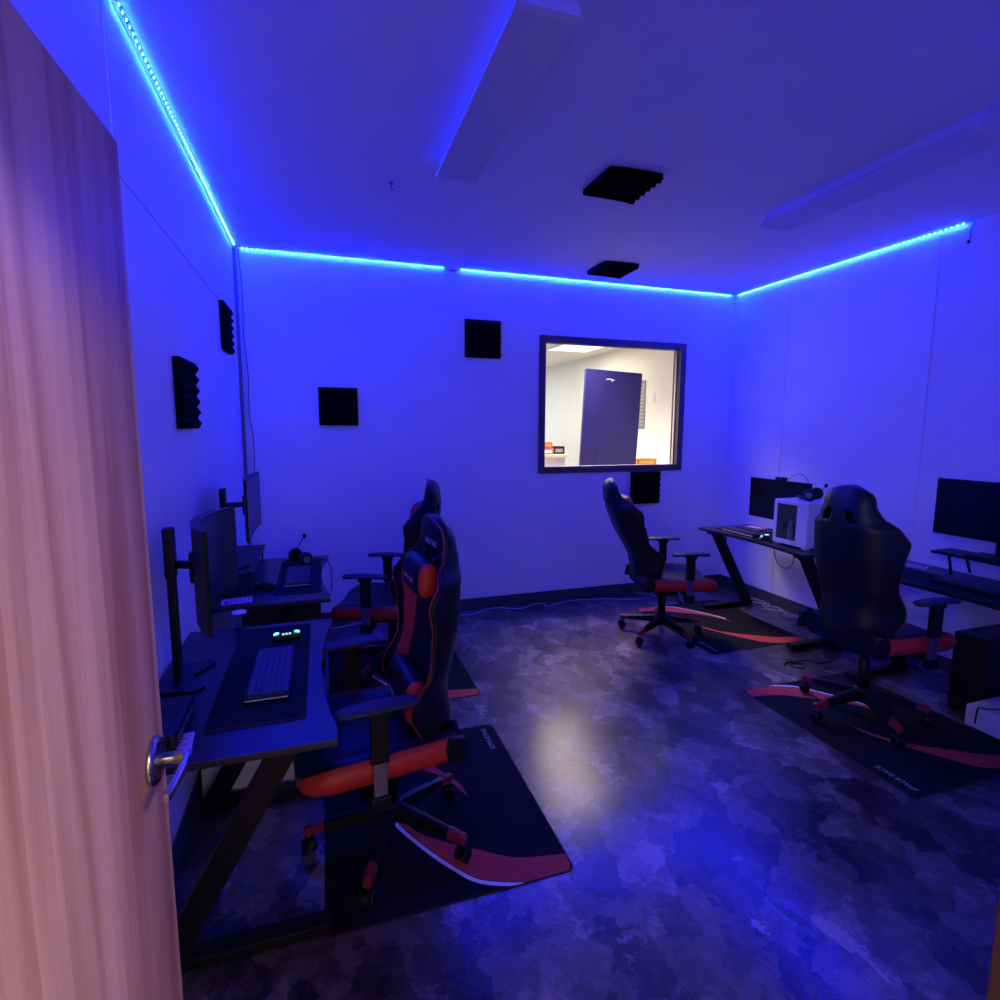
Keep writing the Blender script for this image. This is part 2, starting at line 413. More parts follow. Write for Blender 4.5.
# interior window
b = MB()
fo, fi, d = .045, .028, .016
def ring(b, x0, x1, z0, z1, wdt, y0, y1, m, bev=0):
    b.box((x0, y0, z0), (x0+wdt, y1, z1), m, bev); b.box((x1-wdt, y0, z0), (x1, y1, z1), m, bev)
    b.box((x0+wdt, y0, z0), (x1-wdt, y1, z0+wdt), m, bev); b.box((x0+wdt, y0, z1-wdt), (x1-wdt, y1, z1), m, bev)
win = MB()
ring(win, WX0-.025, WX1+.025, WZ0-.025, WZ1+.025, .06, YB-.016, YB, FRAME, .002)
ring(win, WX0, WX1, WZ0, WZ1, .022, YB, YB+T, FRAME)
win = tag(win.build('window_1'), kind='structure')
b = MB(); ring(b, WX0+.022, WX1-.022, WZ0+.022, WZ1-.022, .012, YB+.055, YB+.075, PALE); b.build('glazing_bead', win)
MB().box((WX0+.024, YB+.046, WZ0+.024), (WX1-.024, YB+.052, WZ1-.024), GLASS).build('window_pane', win)

# ---- the office beyond the window
OX0, OX1, OY1, OH = -.6, 3.96, 9.9, 2.70
struct('floor_office', MB().box((OX0, YB+T/2, -.1), (OX1, OY1, 0), mat('office_carpet', (.25, .24, .22), .9)))
struct('ceiling_office', MB().box((OX0, YB+T, OH), (OX1, OY1, OH+.1), OFFICE))
struct('wall_office_right', MB().box((OX1, YB+T, 0), (OX1+.1, OY1, OH), OFFICE))
struct('wall_office_left', MB().box((OX0-.1, YB+T, 0), (OX0, OY1, OH), OFFICE))
struct('wall_office_back', MB().box((OX0, OY1, 0), (OX1, OY1+.1, OH), OFFICE))
b = MB(); ring(b, 3.0, 3.52, 6.5, 7.15, .02, 0, .01, FIX)
t = thing('ceiling_light', 'lit square ceiling panel in the office seen through the window', 'ceiling light', (3.32, 6.82, OH-.02))
MB().box((-.29, -.29, 0), (.29, .29, .004), PANELL).build('diffuser', t)
b = MB(); b.box((-.31, -.31, -.001), (-.29, .31, .02), FIX); b.box((.29, -.31, -.001), (.31, .31, .02), FIX)
b.box((-.29, -.31, -.001), (.29, -.29, .02), FIX); b.box((-.29, .29, -.001), (.29, .31, .02), FIX); b.build('frame', t)
# standing dark board
t = thing('display_board', 'tall dark board with small white script, purple glass reflection painted in, behind the window', 'board', (3.035, 5.45, 0))
t.rotation_euler = (0, math.radians(2.6), 0)
MB().box((-.355, 0, .01), (.355, .04, 2.245), BOARD, .004).build('panel', t)
MB().box((-.3, -.08, 0.0), (.3, .2, .03), BLACKMT, .004).build('foot', t)
b = MB(); pts = smooth_path([(-.055, 0, 0), (-.045, 0, .012), (-.03, 0, -.002), (-.02, 0, .012), (-.005, 0, .004), (.01, 0, .014), (.018, 0, -.018), (.03, 0, .008), (.045, 0, -.004), (.055, 0, .006)], 4)
b.tube(pts, .004, PRINT, 6); b.build('lettering', t, loc=(-.05, -.003, 2.14))
# counter and what stands on it
t = thing('counter', 'pale wooden counter along the office seen at the window bottom left', 'counter', (0, 0, 0))
MB().box((1.9, 5.62, 1.275), (2.66, 6.2, 1.31), COUNTER, .004).build('countertop', t)
MB().box((1.93, 5.66, 0), (2.64, 6.18, 1.275), OFFICE).build('cabinet', t)
def small(name, label, cat, lo, hi, m, m2=None, group=None):
    c = ((lo[0]+hi[0])/2, (lo[1]+hi[1])/2, lo[2])
    t = thing(name, label, cat, c, 0, group)
    l = Vector(lo)-Vector(c); h = Vector(hi)-Vector(c)
    MB().box(l, h, m, .004).build('body', t)
    if m2: MB().box((l.x*.7, l.y-.001, (h.z)*.25), (h.x*.7, l.y, h.z*.7), m2).build('printed_label', t)
    return t
small('carton', 'lower red and white carton on the office counter', 'carton', (2.36, 5.66, 1.311), (2.50, 5.78, 1.382), CRIMSON, WHITE, 'cartons on the office counter')
small('carton', 'upper red carton stacked on another on the office counter', 'carton', (2.375, 5.66, 1.384), (2.485, 5.78, 1.45), CRIMSON, ORANGE, 'cartons on the office counter')
t = small('tool_case', 'black case beside the red cartons on the office counter', 'case', (2.515, 5.70, 1.311), (2.655, 5.86, 1.40), BLACKPL, GREY)
# orange thing at the lower right with a wire loop
t = thing('counter', 'white counter under the right half of the window, holding an orange carton', 'counter')
MB().box((3.47, 5.56, 1.145), (OX1-.002, 6.3, 1.17), OFFICE, .003).build('countertop', t)
MB().box((3.50, 5.60, 0), (OX1-.002, 6.28, 1.145), OFFICE).build('cabinet', t)
t = small('carton', 'orange and yellow carton low in the window right corner', 'carton', (3.56, 5.62, 1.172), (3.84, 5.78, 1.245), ORANGE, YELLOW)
t = thing('cable', 'thin dark wire looping beside the orange carton in the office', 'cable', (3.44, 5.62, 1.171))
MB().tube(smooth_path([(.06, .0, 0.004), (.06, .0, .06), (.10, 0, .115), (.16, 0, .10), (.2, 0, .07)]), .0025, WIRE, 6).build('cord', t)
# poster, switch and door trim on the office side wall
t = thing('wall_poster', 'narrow grey poster on the office wall right of the dark board', 'poster', (OX1-.001, 6.25, 1.6))
MB().box((-.006, -.16, 0), (0, .16, .62), GREY).build('sheet', t)
b = MB()
for k in range(12): b.box((-.0075, -.13, .04+k*.047), (-.006, .10 if k % 3 else .13, .062+k*.047), PRINT)
b.build('printed_lines', t)
t = thing('light_switch', 'small pale light switch plate on the office wall', 'switch', (OX1-.001, 5.92, 1.93))
MB().box((-.006, -.04, 0), (0, .04, .12), FIX, .002).build('plate', t)
MB().box((-.012, -.008, .045), (-.006, .008, .075), FIX, .001).build('toggle', t)
struct('trim_9', MB().box((OX1-.015, 5.36, 0), (OX1, 5.42, 2.45), PALE, .003))

# ---- the corridor behind the camera
struct('wall_hallway_back', MB().box((XL-2.1, -2.2, 0), (XR, -2.1, 2.6), OFFICE))
struct('wall_hallway_left', MB().box((XL-2.1, -2.1, 0), (XL-2.0, YF-T, 2.6), OFFICE))
struct('wall_hallway_right', MB().box((XR-.1, -2.1, 0), (XR, YF-T, 2.6), OFFICE))
struct('ceiling_hallway', MB().box((XL-2.1, -2.2, 2.6), (XR, YF-T, 2.7), OFFICE))
struct('wall_hallway_front', MB().box((XL-2.1, YF-T, 0), (XL-T, YF-.02, 2.6), OFFICE))

# ================================================================== LED STRIPS
def led_strip(label, runs, s=.0335):
    t = thing('light_strip', label, 'light strip', (runs[0][0][0], runs[0][0][1], H-.0025), 0, 'blue light strips around the ceiling')
    o = Vector(t.location)
    tp = MB(); pos = []
    for (a, c) in runs:
        a = Vector((*a, 0)); c = Vector((*c, 0)); dd = (c-a); L = dd.length; dd.normalize(); nn = Vector((-dd.y, dd.x, 0))
        z0, z1 = H-.0022, H-.0006
        q = [a+nn*.005, a-nn*.005, c-nn*.005, c+nn*.005]
        tp.prism([(p.x-o.x, p.y-o.y) for p in q], z0-o.z, z1-o.z, TAPE)
        k = int(L/s)
        for j in range(k):
            p = a+dd*(s*(j+.5)+.0*random.random()); pos.append(p)
    tp.build('tape', t)
    # one diode mesh, shared
    dirs = {}
    b = MB(); b.box((-.0026, -.0026, -.0018), (.0026, .0026, 0), LEDM); first = b.build('diode', t)
    me = first.data
    cam_p = Vector((0, 0, CH))
    pos.sort(key=lambda p: (Vector((p.x, p.y, H))-cam_p).length if p.y > 1.35 else 99)
    def lean(p):          # each diode is tipped a little into the room
        a = math.radians(66)
        dl, dr, db = p.x-XL, XR-p.x, YB-p.y
        mn = min(dl, dr, db)
        return (Matrix.Rotation(-a, 3, 'Y') if mn == dl else Matrix.Rotation(a, 3, 'Y') if mn == dr else Matrix.Rotation(-a, 3, 'X')).to_euler()
    first.location = Vector((pos[0].x-o.x, pos[0].y-o.y, H-.0055-o.z)); first.rotation_euler = lean(pos[0])
    for p in pos[1:100]:
        c = first.copy(); C.objects.link(c); c.parent = t; c.location = (p.x-o.x, p.y-o.y, H-.0055-o.z); c.rotation_euler = lean(p)
    if len(pos) > 100:
        b = MB()
        for p in pos[100:]:
            x, y, z = p.x-o.x, p.y-o.y, H-.0055-o.z
            b.box((-.0026, -.0026, -.0018), (.0026, .0026, 0), LEDM, 0, Matrix.Translation((x, y, z)) @ lean(p).to_matrix().to_4x4())
        tag(b.build('diode_row', t), kind='stuff')
    return t
g = .021
led_strip('blue light strip along the left wall top, turning onto the back wall', [((XL+g, .75), (XL+g, YB-.05)), ((XL+.05, YB-g), (1.0, YB-g))])
led_strip('blue light strip above the window, turning onto the right wall', [((1.125, YB-g), (XR-.05, YB-g)), ((XR-g, YB-.05), (XR-g, 2.46))])
t = thing('strip_connector', 'small pale connector lead bridging the two blue light strips', 'connector', (1.0, YB-.012, H-.012))
MB().tube(smooth_path([(0, -.004, .008), (.02, 0, .002), (.04, 0, -.004), (.085, 0, -.004), (.105, 0, .002), (.125, -.004, .008)]), .003, TAPE, 6).build('lead', t)
MB().box((.04, -.005, -.012), (.085, .005, 0), TAPE, .002).build('plug', t)
t = thing('strip_lead', 'short dark wire hanging off the strip end on the right wall', 'wire', (XR-.006, 2.455, H-.004))
MB().tube(smooth_path([(0, 0, 0), (-.002, -.006, -.02), (0, .012, -.05), (-.002, .006, -.085), (0, .016, -.115)]), .0028, WIRE, 6).build('cord', t)
MB().box((-.005, .008, -.125), (.003, .022, -.105), WIRE, .001).build('plug', t)
# corner wire on the back wall
t = thing('wire', 'thin wire running down the back wall beside the left corner', 'wire', (XL, YB, 0))
MB().tube(smooth_path([(.035, -.004, H-.01), (.05, -.004, 2.6), (.045, -.004, 2.3), (.06, -.004, 2.0), (.055, -.004, 1.7), (.075, -.004, 1.5), (.07, -.004, 1.2), (.075, -.004, .85)]), .0028, WIRE, 6).build('cord', t)

# ================================================================== CEILING FIXTURES
def fixture(label, x0, x1, y0, y1):
    cx = (x0+x1)/2
    t = thing('ceiling_light', label, 'ceiling light', (cx, y0, H-.001), 0, 'switched off ceiling fixtures')
    w = (x1-x0)/2; L = y1-y0
    MB().box((-w*.72, .02, -.045), (w*.72, L-.02, 0), FIX, .003).build('housing', t)
    prof = [(-w*.78, -.045), (-w*.95, -.060), (-w, -.076), (-w*.98, -.079), (w*.98, -.079), (w, -.076), (w*.95, -.060), (w*.78, -.045)]
    b = MB(); rows = [[(x, y, z) for x, z in prof] for y in (.03, L-.03)]
    b.grid(rows, DIFF, close_u=True, smooth=False, caps=True); b.build('diffuser', t)
    for y in (0, L-.03):
        b = MB(); pr = [(-w*.80, -.040), (-w*.98, -.058), (-w*1.02, -.082), (w*1.02, -.082), (w*.98, -.058), (w*.80, -.040), (w*.75, -.001), (-w*.75, -.001)]
        b.grid([[(x, yy, z) for x, z in pr] for yy in (y, y+.03)], FIX, close_u=True, smooth=False, caps=True); b.build('end_cap', t)
fixture('long switched off fixture at the top centre of the ceiling', .572, .773, 1.60, 2.775)
fixture('long switched off fixture on the ceiling right of the black tiles', 2.56, 2.79, 1.62, 2.79)
t = thing('ceiling_hook', 'tiny dark hook in the ceiling left of the long fixture', 'hook', (.395, 3.07, H-.001))
MB().lathe([(.008, 0), (.012, -.01), (.004, -.02)][::-1], GREY).build('plate', t)
MB().tube(smooth_path([(0, 0, -.018), (0, 0, -.035), (.008, 0, -.042), (.012, 0, -.034)]), .0025, GREY, 6).build('bent_wire', t)

# ================================================================== ACOUSTIC FOAM
def foam(label, origin, ux, uy, un, size=.30, curl=0, ridges=6):
    ux, uy, un = Vector(ux), Vector(uy), Vector(un)
    N = ridges*2; b = MB(); rows = []; M_ = 12
    for j in range(N+1):
        v = j/N; hh = .024 if j % 2 == 0 else .040
        if j in (0, N): hh = .0264
        row = []
        for i in range(M_+1):
            u = i/M_; c = curl*((u*v)**3+((1-u)*(1-v))**4*.5)
            row.append(ux*(u*size)+uy*(v*size)+un*(hh+c+.001))
        rows.append(row)
    b.grid(rows, FOAM, smooth=False)
    back = [[ux*(i/M_*size)+uy*(j/N*size)+un*(.001+curl*(((i/M_)*(j/N))**3+((1-i/M_)*(1-j/N))**4*.5)) for i in range(M_+1)] for j in range(N+1)]
    b.grid(back, FOAM, smooth=False)
    for e in (0, N): b.grid([rows[e], back[e]], FOAM, smooth=False)
    for e in (0, M_): b.grid([[r[e] for r in rows], [r[e] for r in back]], FOAM, smooth=False)
    bmesh.ops.remove_doubles(b.bm, verts=b.bm.verts, dist=1e-5)
    o = b.build('acoustic_panel', loc=origin)
    return tag(o, label, 'acoustic panel', 'black acoustic foam squares')
foam('black foam square on the back wall, low and left of the others', (-.014, YB, 1.622), (1, 0, 0), (0, 0, 1), (0, -1, 0), .295)
foam('black foam square high on the back wall between strip and window', (1.165, YB, 2.195), (1, 0, 0), (0, 0, 1), (0, -1, 0), .31)
foam('black foam square directly under the window right half', (2.80, YB, .885), (1, 0, 0), (0, 0, 1), (0, -1, 0), .31)
foam('black foam square on the left wall, nearer and lower one', (XL, 2.55, 1.60), (0, 1, 0), (0, 0, 1), (1, 0, 0), .295, curl=.002)
foam('black foam square on the left wall beside the room corner', (XL, 3.77, 2.085), (0, 1, 0), (0, 0, 1), (1, 0, 0), .29, curl=.002)
foam('larger looking black foam square on the ceiling by the room centre', (1.40, 2.53, H), (1, 0, 0), (0, 1, 0), (0, 0, -1), .302, curl=.012)
foam('black foam square on the ceiling just in front of the window', (2.13, 3.90, H), (1, 0, 0), (0, 1, 0), (0, 0, -1), .302, curl=.008)

# ================================================================== FLOOR MATS
MW, ML = .875, 1.035
def floor_mat(label, x, y, rot180):
    t = thing('floor_mat', label, 'floor mat', (x, y, 0.0005), PI if rot180 else 0, 'printed floor mats under the chairs')
    r = .025; poly = []
    for (cx, cy, a0) in ((MW-r, ML-r, 0), (r, ML-r, 90), (r, r, 180), (MW-r, r, 270)):
        for k in range(5):
            a = math.radians(a0+k*22.5); poly.append((cx+r*math.cos(a), cy+r*math.sin(a)))
    b = MB(); b.prism(poly, 0, .0028, RUG)
    outer = smooth_path([(.60, .50, 0), (.585, .60, 0), (.50, .76, 0), (.42, .88, 0), (.34, .97, 0), (.20, 1.028, 0)], 5)
    inner = smooth_path([(.60, .50, 0), (.53, .66, 0), (.43, .755, 0), (.32, .83, 0), (.19, .915, 0), (.006, .955, 0)], 5)
    def strip(A, B, z, m, f=lambda p: p):
        i = b.mi(m); va = [b.bm.verts.new(Vector(f(p))+Vector((0, 0, z))) for p in A]; vb = [b.bm.verts.new(Vector(f(p))+Vector((0, 0, z))) for p in B]
        for k in range(len(A)-1):
            try: fc = b.bm.faces.new([va[k], va[k+1], vb[k+1], vb[k]]); fc.material_index = i
            except ValueError: pass
    rot = lambda p: Vector((MW-p.x, ML-p.y, p.z))
    for f in (lambda p: p, rot):
        strip(outer, inner, .0030, RUGR, f)
        cor = [Vector((.20, 1.028, 0)), Vector((.08, 1.03, 0)), Vector((.02, 1.028, 0)), Vector((.008, 1.0, 0)), Vector((.006, .955, 0))]
        i = b.mi(RUGR); fc = b.bm.faces.new([b.bm.verts.new(Vector(f(p))+Vector((0, 0, .0030))) for p in cor]); fc.material_index = i
    off = []
    for k, p in enumerate(outer):
        q = outer[min(k+1, len(outer)-1)]-outer[max(k-1, 0)]; n = Vector((-q.y, q.x, 0)).normalized()
        if n.x < 0: n = -n
        off.append((p+n*.004, p+n*(.004+.016*clampu(k/4))))
    off = [o for o in off if o[0].y > .56]
    off = [(Vector((a_.x, min(a_.y, ML-.004), 0)), Vector((b_.x, min(b_.y, ML-.002), 0))) for a_, b_ in off]
    strip([o[0] for o in off], [o[1] for o in off], .0033, WHITE)
    # stitched border
    e = .004
    for A, B in zip(poly, poly[1:]+poly[:1]):
        i = b.mi(PADR); c = Vector((MW/2, ML/2)); a_, b_ = Vector(A), Vector(B)
        ai, bi = a_+(c-a_).normalized()*e, b_+(c-b_).normalized()*e
        fc = b.bm.faces.new([b.bm.verts.new((p.x, p.y, .0031)) for p in (a_, b_, bi, ai)]); fc.material_index = i
    o = b.build('mat_cloth', t, recalc=False)
    M = Matrix.Translation((.065, .13, .0034)) @ Matrix.Rotation(PI/2, 4, 'Z')
    text_mesh('SPACE RACE', .034, PRINT, 'lettering', t, M, .0002, .2)
    return t
floor_mat('black floor mat with red swoosh under the nearest left chair', .83, 2.655, True)
floor_mat('black floor mat mostly hidden behind the nearest left chair', .865, 4.02, True)
floor_mat('black floor mat under the chair before the white computer', 2.61, 3.04, False)
floor_mat('black floor mat with red corner under the right front chair', 2.415, 1.505, False)

# ================================================================== GAMING CHAIR
HINGE = Vector((0, -.215, .475))
BH = .80
HW = [(0, .205), (.12, .228), (.28, .234), (.42, .255), (.52, .268), (.58, .25), (.645, .176), (.70, .148), (.76, .142), (.80, .10)]
WG = [(0, .09), (.12, .125), (.28, .06), (.42, .085), (.52, .105), (.60, .07), (.66, .03), (.72, .012), (.80, 0)]
CV = [(0, .0), (.2, .03), (.45, .0), (.65, .0), (.80, .025)]     # lumbar curve
def back_pt(u, s, front):
    hw = interp(HW, s)
    if s > .70: hw = .148*math.sqrt(max(0, 1-((s-.70)/.102)**2.4))+.0
    wg = interp(WG, s)*abs(u)**3.0
    y = interp(CV, s)+wg
    th = .065 if s < .6 else .065-.010*clampu((s-.6)/.1)
    if s > .72: th *= math.sqrt(max(.02, 1-((s-.72)/.085)**2))
    if s < .05: th *= .55+.45*(s/.05)
    if front: y += .020*(1-abs(u)**4)
    else: y -= th*(1-abs(u)**5)+.016*abs(u)**5
    return Vector((u*hw, y, s))
def make_chair(label):
    root = thing('gaming_chair', label, 'chair', group='racing style gaming chairs')
    # --- base
    BO = -.05
    for k in range(5):
        a = 2*PI*k/5; d = Vector((math.cos(a), math.sin(a), 0)); R = Matrix.Rotation(a, 4, 'Z')
        b = MB(); rows = []
        for (x, hw, z0, z1) in ((.02, .030, .095, .150), (.10, .026, .098, .140), (.20, .021, .090, .122), (.255, .019, .084, .112)):
            rows.append([R @ Vector(p) for p in ((x, -hw, z0), (x, hw, z0), (x, hw*.8, z1), (x, 0, z1+.004), (x, -hw*.8, z1))])
        b.grid(rows, BLACKPL, close_u=True, smooth=False, caps=True)
        leg = b.build('leg', root, loc=(0, BO, 0))
        b = MB(); rows = []
        for (x, hw, z0, z1) in ((.254, .0205, .083, .1135), (.315, .018, .078, .104), (.325, .012, .080, .099)):
            rows.append([R @ Vector(p) for p in ((x, -hw, z0), (x, hw, z0), (x, hw*.8, z1), (x, 0, z1+.004), (x, -hw*.8, z1))])
        b.grid(rows, REDPL, close_u=True, smooth=False, caps=True)
        for q in range(4):
            b.box((.262+q*.013, -.012, .108-q*.0022), (.267+q*.013, .012, .1165-q*.0022), REDPL, 0, R)
        b.build('foot_grip', leg)
        c = d*.31
        S = Matrix.Translation(c) @ Matrix.Rotation(a+.9+k*1.3, 4, 'Z')
        b = MB()
        for sx in (-1, 1):
            b.lathe([(.016, -.009), (.026, -.007), (.0275, 0), (.026, .007), (.016, .009)], BLACKPL, (sx*.016, 0, .0285), 'x', 20, S)
        b.box((-.006, -.02, .024), (.006, .02, .060), BLACKPL, .002, S)
        rows = [[S @ Vector((x, .030*math.cos(t_)+0, .0285+.031*math.sin(t_))) for t_ in [PI*j/8 for j in range(9)]] for x in (-.008, .008)]
        b.grid(rows, BLACKPL)
        b.tube([c+Vector((0, 0, .05)), c+Vector((0, 0, .085))], .007, LIFT, 8)
        b.build('caster', leg)
    MB().lathe([(.036, .085), (.042, .10), (.040, .150), (.030, .165)], BLACKPL).build('hub', root, loc=(0, BO, 0))
    b = MB(); b.lathe([(.029, .150), (.029, .30), (.026, .305), (.026, .335)], BLACKPL); b.lathe([(.015, .30), (.015, .40)], BLACKPL); b.build('gas_lift', root, loc=(0, BO, 0))
    b = MB(); b.box((-.09, -.14, .365), (.09, .13, .40), BLACKMT, .006); b.box((-.045, -.11, .325), (.045, .06, .37), BLACKMT, .008)
    mech = b.build('tilt_mechanism', root)
    b = MB(); b.tube([(.04, 0, .355), (.17, .0, .350), (.24, -.01, .345)], .005, BLACKMT, 8); b.tube([(.22, -.008, .346), (.28, -.012, .344)], .010, BLACKPL, 10); b.build('lever', mech)
    b = MB(); b.tube([(-.04, .03, .355), (-.15, .03, .35)], .005, BLACKMT, 8); b.tube([(-.13, .03, .351), (-.19, .03, .349)], .012, BLACKPL, 10); b.build('lever', mech)
    # --- seat
    b = MB(); rows = []
    ts = [(-.255, .86, .03, 0), (-.24, .93, .01, 0), (-.20, .97, 0, 0), (-.05, 1.0, 0, 0), (.10, 1.03, 0, 0), (.20, 1.03, -.004, 0), (.255, .97, -.018, .004), (.285, .85, -.040, .010), (.30, .65, -.058, .018)]
    sec = [(-.20, .402), (-.245, .418), (-.262, .445), (-.262, .480), (-.240, .508), (-.205, .512), (-.165, .492), (-.12, .480), (0, .478)]
    sec = sec + [(-x, z) for x, z in sec[-2::-1]]
    for (y, wsc, dz, bz) in ts:
        row = []
        for (x, z) in sec:
            top = (z-.402)/.11
            row.append((x*wsc, y, z+dz*top+bz*(1-top)))
        rows.append(row)
    def sm(a, c): 
        n = len(sec)
        return REDPU if (c in (1, 2, 3, n-3, n-4, n-5, n-2)) and a >= 1 else BLACKPU
    b.grid(rows, BLACKPU, close_u=True, caps=True, matf=sm)
    seat = b.build('seat', root)
    for sgn in (-1, 1):
        MB().tube([(sgn*.246*w_, y, .508+dz*.95) for (y, w_, dz, bz) in ts[1:-1]], .0024, PIPE, 6).build('seat_piping', seat)
    # --- armrests
    for sgn in (-1, 1):
        b = MB(); rows = []
        outl = [(-.125, .028), (-.105, .040), (-.04, .044), (.05, .042), (.10, .038), (.128, .028), (.138, .012)]
        for (y, hw) in outl:
            zc = .708 - .006*abs(y/.13)**2
            rows.append([(sgn*.285+hw*math.cos(t_), y+.042, zc+.013*math.sin(t_)) for t_ in [2*PI*j/12 for j in range(12)]])
        b.grid(rows, BLACKPAD, close_u=True, caps=True); arm = b.build('armrest', root)
        b = MB(); b.prism([(-.017, -.030), (.017, -.030), (.017, .030), (-.017, .030)], .515, .700, BLACKPL, Matrix.Translation((sgn*.285, .045, 0)), .006)
        b.box((sgn*.285-.022, .005, .675), (sgn*.285+.022, .085, .698), BLACKPL, .006)
        b.build('arm_sleeve', arm)
        b = MB(); b.box((sgn*.285-.011, .022, .385), (sgn*.285+.011, .068, .53), LIFT, .003); b.build('arm_post', arm)
        b = MB(); b.box((sgn*.285-.02, .01, .352), (sgn*.285+.02, .08, .40), BLACKPL, .006); b.box((min(sgn*.08, sgn*.29), .02, .388), (max(sgn*.08, sgn*.29), .07, .398), BLACKMT); b.build('arm_bracket', arm)
    # --- back (everything on it turns about the hinge)
    NU, NS = 32, 44
    us = [-1+2*i/NU for i in range(NU+1)]; ss = [BH*j/NS for j in range(NS+1)]
    ss[-1] = BH-.0005
    b = MB(); F = [[b.bm.verts.new(back_pt(u, s, True)) for u in us] for s in ss]
    K = [[b.bm.verts.new(back_pt(u, s, False)) for u in us] for s in ss]
    iB, iR = b.mi(BLACKPU), b.mi(REDPU)
    slot = lambda i, j: (34 <= j <= 36) and (8 <= i <= 11 or 20 <= i <= 23)
    def fm(i, j):
        uc = abs((us[i]+us[i+1])/2); s = ss[j]
        return iR if (.44+.12*math.sin(s*5) < uc < .90 and .03 < s < .60) else iB
    for j in range(NS):
        for i in range(NU):
            if slot(i, j): continue
            f = b.bm.faces.new([F[j][i], F[j][i+1], F[j+1][i+1], F[j+1][i]]); f.material_index = fm(i, j); f.smooth = True
            f = b.bm.faces.new([K[j][i+1], K[j][i], K[j+1][i], K[j+1][i+1]]); f.material_index = iB; f.smooth = True
    for i0, i1 in ((8, 12), (20, 24)):
        j0, j1 = 34, 37
        loop = [(i, j0) for i in range(i0, i1)]+[(i1, j) for j in range(j0, j1)]+[(i, j1) for i in range(i1, i0, -1)]+[(i0, j) for j in range(j1, j0, -1)]
        for (a, c), (a2, c2) in zip(loop, loop[1:]+loop[:1]):
            f = b.bm.faces.new([F[c][a], F[c2][a2], K[c2][a2], K[c][a]]); f.material_index = iB
    for j in range(NS):
        for i in (0, NU):
            f = b.bm.faces.new([F[j][i], F[j+1][i], K[j+1][i], K[j][i]]); f.material_index = iB; f.smooth = True
    for j in (0, NS):
        for i in range(NU):
            f = b.bm.faces.new([F[j][i], F[j][i+1], K[j][i+1], K[j][i]]); f.material_index = iB
    back = b.build('backrest', root, loc=HINGE)
    b = MB()
    b.tube([back_pt(-1, s, True)+Vector((0, .002, 0)) for s in ss[1:-2]] + [back_pt(u, BH-.001, True)+Vector((0, .002, 0)) for u in (-.6, 0, .6)] + [back_pt(1, s, True)+Vector((0, .002, 0)) for s in ss[-3:0:-1]], .0027, PIPE, 6)
    b.build('piping', back)
    for sgn in (-1, 1):
        b = MB(); b.prism([(-.045, -.045), (.03, -.04), (.045, .015), (.025, .055), (-.03, .045)], -.014, .014, BLACKPL, Matrix.Translation((sgn*.243, -.02, -.015)) @ Matrix.Rotation(PI/2, 4, 'Z') @ Matrix.Rotation(PI/2, 4, 'X'), .005)
        b.lathe([(.022, -.016), (.022, .016)], BLACKMT, (sgn*.243, -.02, -.02), 'x', 20)
        b.build('hinge_cover', root, loc=HINGE)
    def pillow(name, w_, h_, d_, cz, cy):
        b = MB(); rows = []
        n1, n2 = 16, 24
        for j in range(n1+1):
            th_ = -PI/2+PI*j/n1; row = []
            for i in range(n2):
                ph = 2*PI*i/n2
                sg = lambda v, e: math.copysign(abs(v)**e, v)
                row.append((sg(math.sin(th_), .55)*w_/2, cy+sg(math.cos(th_), .5)*sg(math.cos(ph), .8)*d_/2, cz+sg(math.cos(th_), .35)*sg(math.sin(ph), .7)*h_/2))
            rows.append(row)
        b.grid(rows, REDPU, close_u=True, matf=lambda a, c: BLACKPU if 4 <= a < n1-4 else REDPU)
        bmesh.ops.remove_doubles(b.bm, verts=b.bm.verts, dist=1e-5)
        return b.build(name, root, loc=HINGE)
    p1 = pillow('neck_pillow', .27, .145, .085, .575, .070)
    p2 = pillow('lumbar_pillow', .33, .185, .10, .13, .105)
    def stand(x, y, z, tilt=0): return Matrix.Translation((x, y, z)) @ Matrix.Rotation(PI, 4, 'Z') @ Matrix.Rotation(PI/2, 4, 'X')
    text_mesh('RACE ACE', .026, PRINT, 'lettering', p1, stand(0, .1125, .565), .0006, .2)
    text_mesh('RACE ACE', .032, PRINT, 'lettering', p2, stand(0, .1555, .11), .0006, .2)
    text_mesh('RACE ACE', .030, PRINT, 'lettering', back, stand(0, interp(CV, .70)+.0225, .695), .0006, .2)
    for q in (-.07, .07): MB().tube([(q, .065, .60), (q, .035, .645), (q, -.02, .66)], .006, BLACKPL, 6).build('strap', p1)
    return root
BACKPARTS = ('backrest', 'neck_pillow', 'lumbar_pillow')
def place_chair(c, x, y, fdeg, recline, base=0, z=.0045, label=None, lift=0):
    c.location = (x, y, z); c.rotation_euler = (0, 0, math.radians(fdeg-90))
    if label: c['label'] = label
    for ch in c.children:
        if ch.name.split('.')[0] not in ('leg', 'hub', 'gas_lift'): ch.location.z += lift
        if ch.name.split('.')[0] in BACKPARTS: ch.rotation_euler = (math.radians(recline), 0, 0)
        if ch.name.split('.')[0] == 'leg': ch.rotation_euler = (0, 0, math.radians(base-(fdeg-90)))
chA = make_chair('nearest black and red gaming chair, at the near left desk')
chB = copy_tree(chA); chC = copy_tree(chA); chD = copy_tree(chA)
place_chair(chA, .16, 1.98, 186, 3, 32)
place_chair(chB, .36, 3.54, 160, 9, 10, label='gaming chair at the far left desk, partly behind the nearest chair')
place_chair(chC, 2.525, 3.47, -15, 22, 62, label='leaned back gaming chair facing the desk with the white computer')
place_chair(chD, 2.90, 2.11, -3, 4, 34, lift=.035, label='black gaming chair seen from behind at the near right desk')

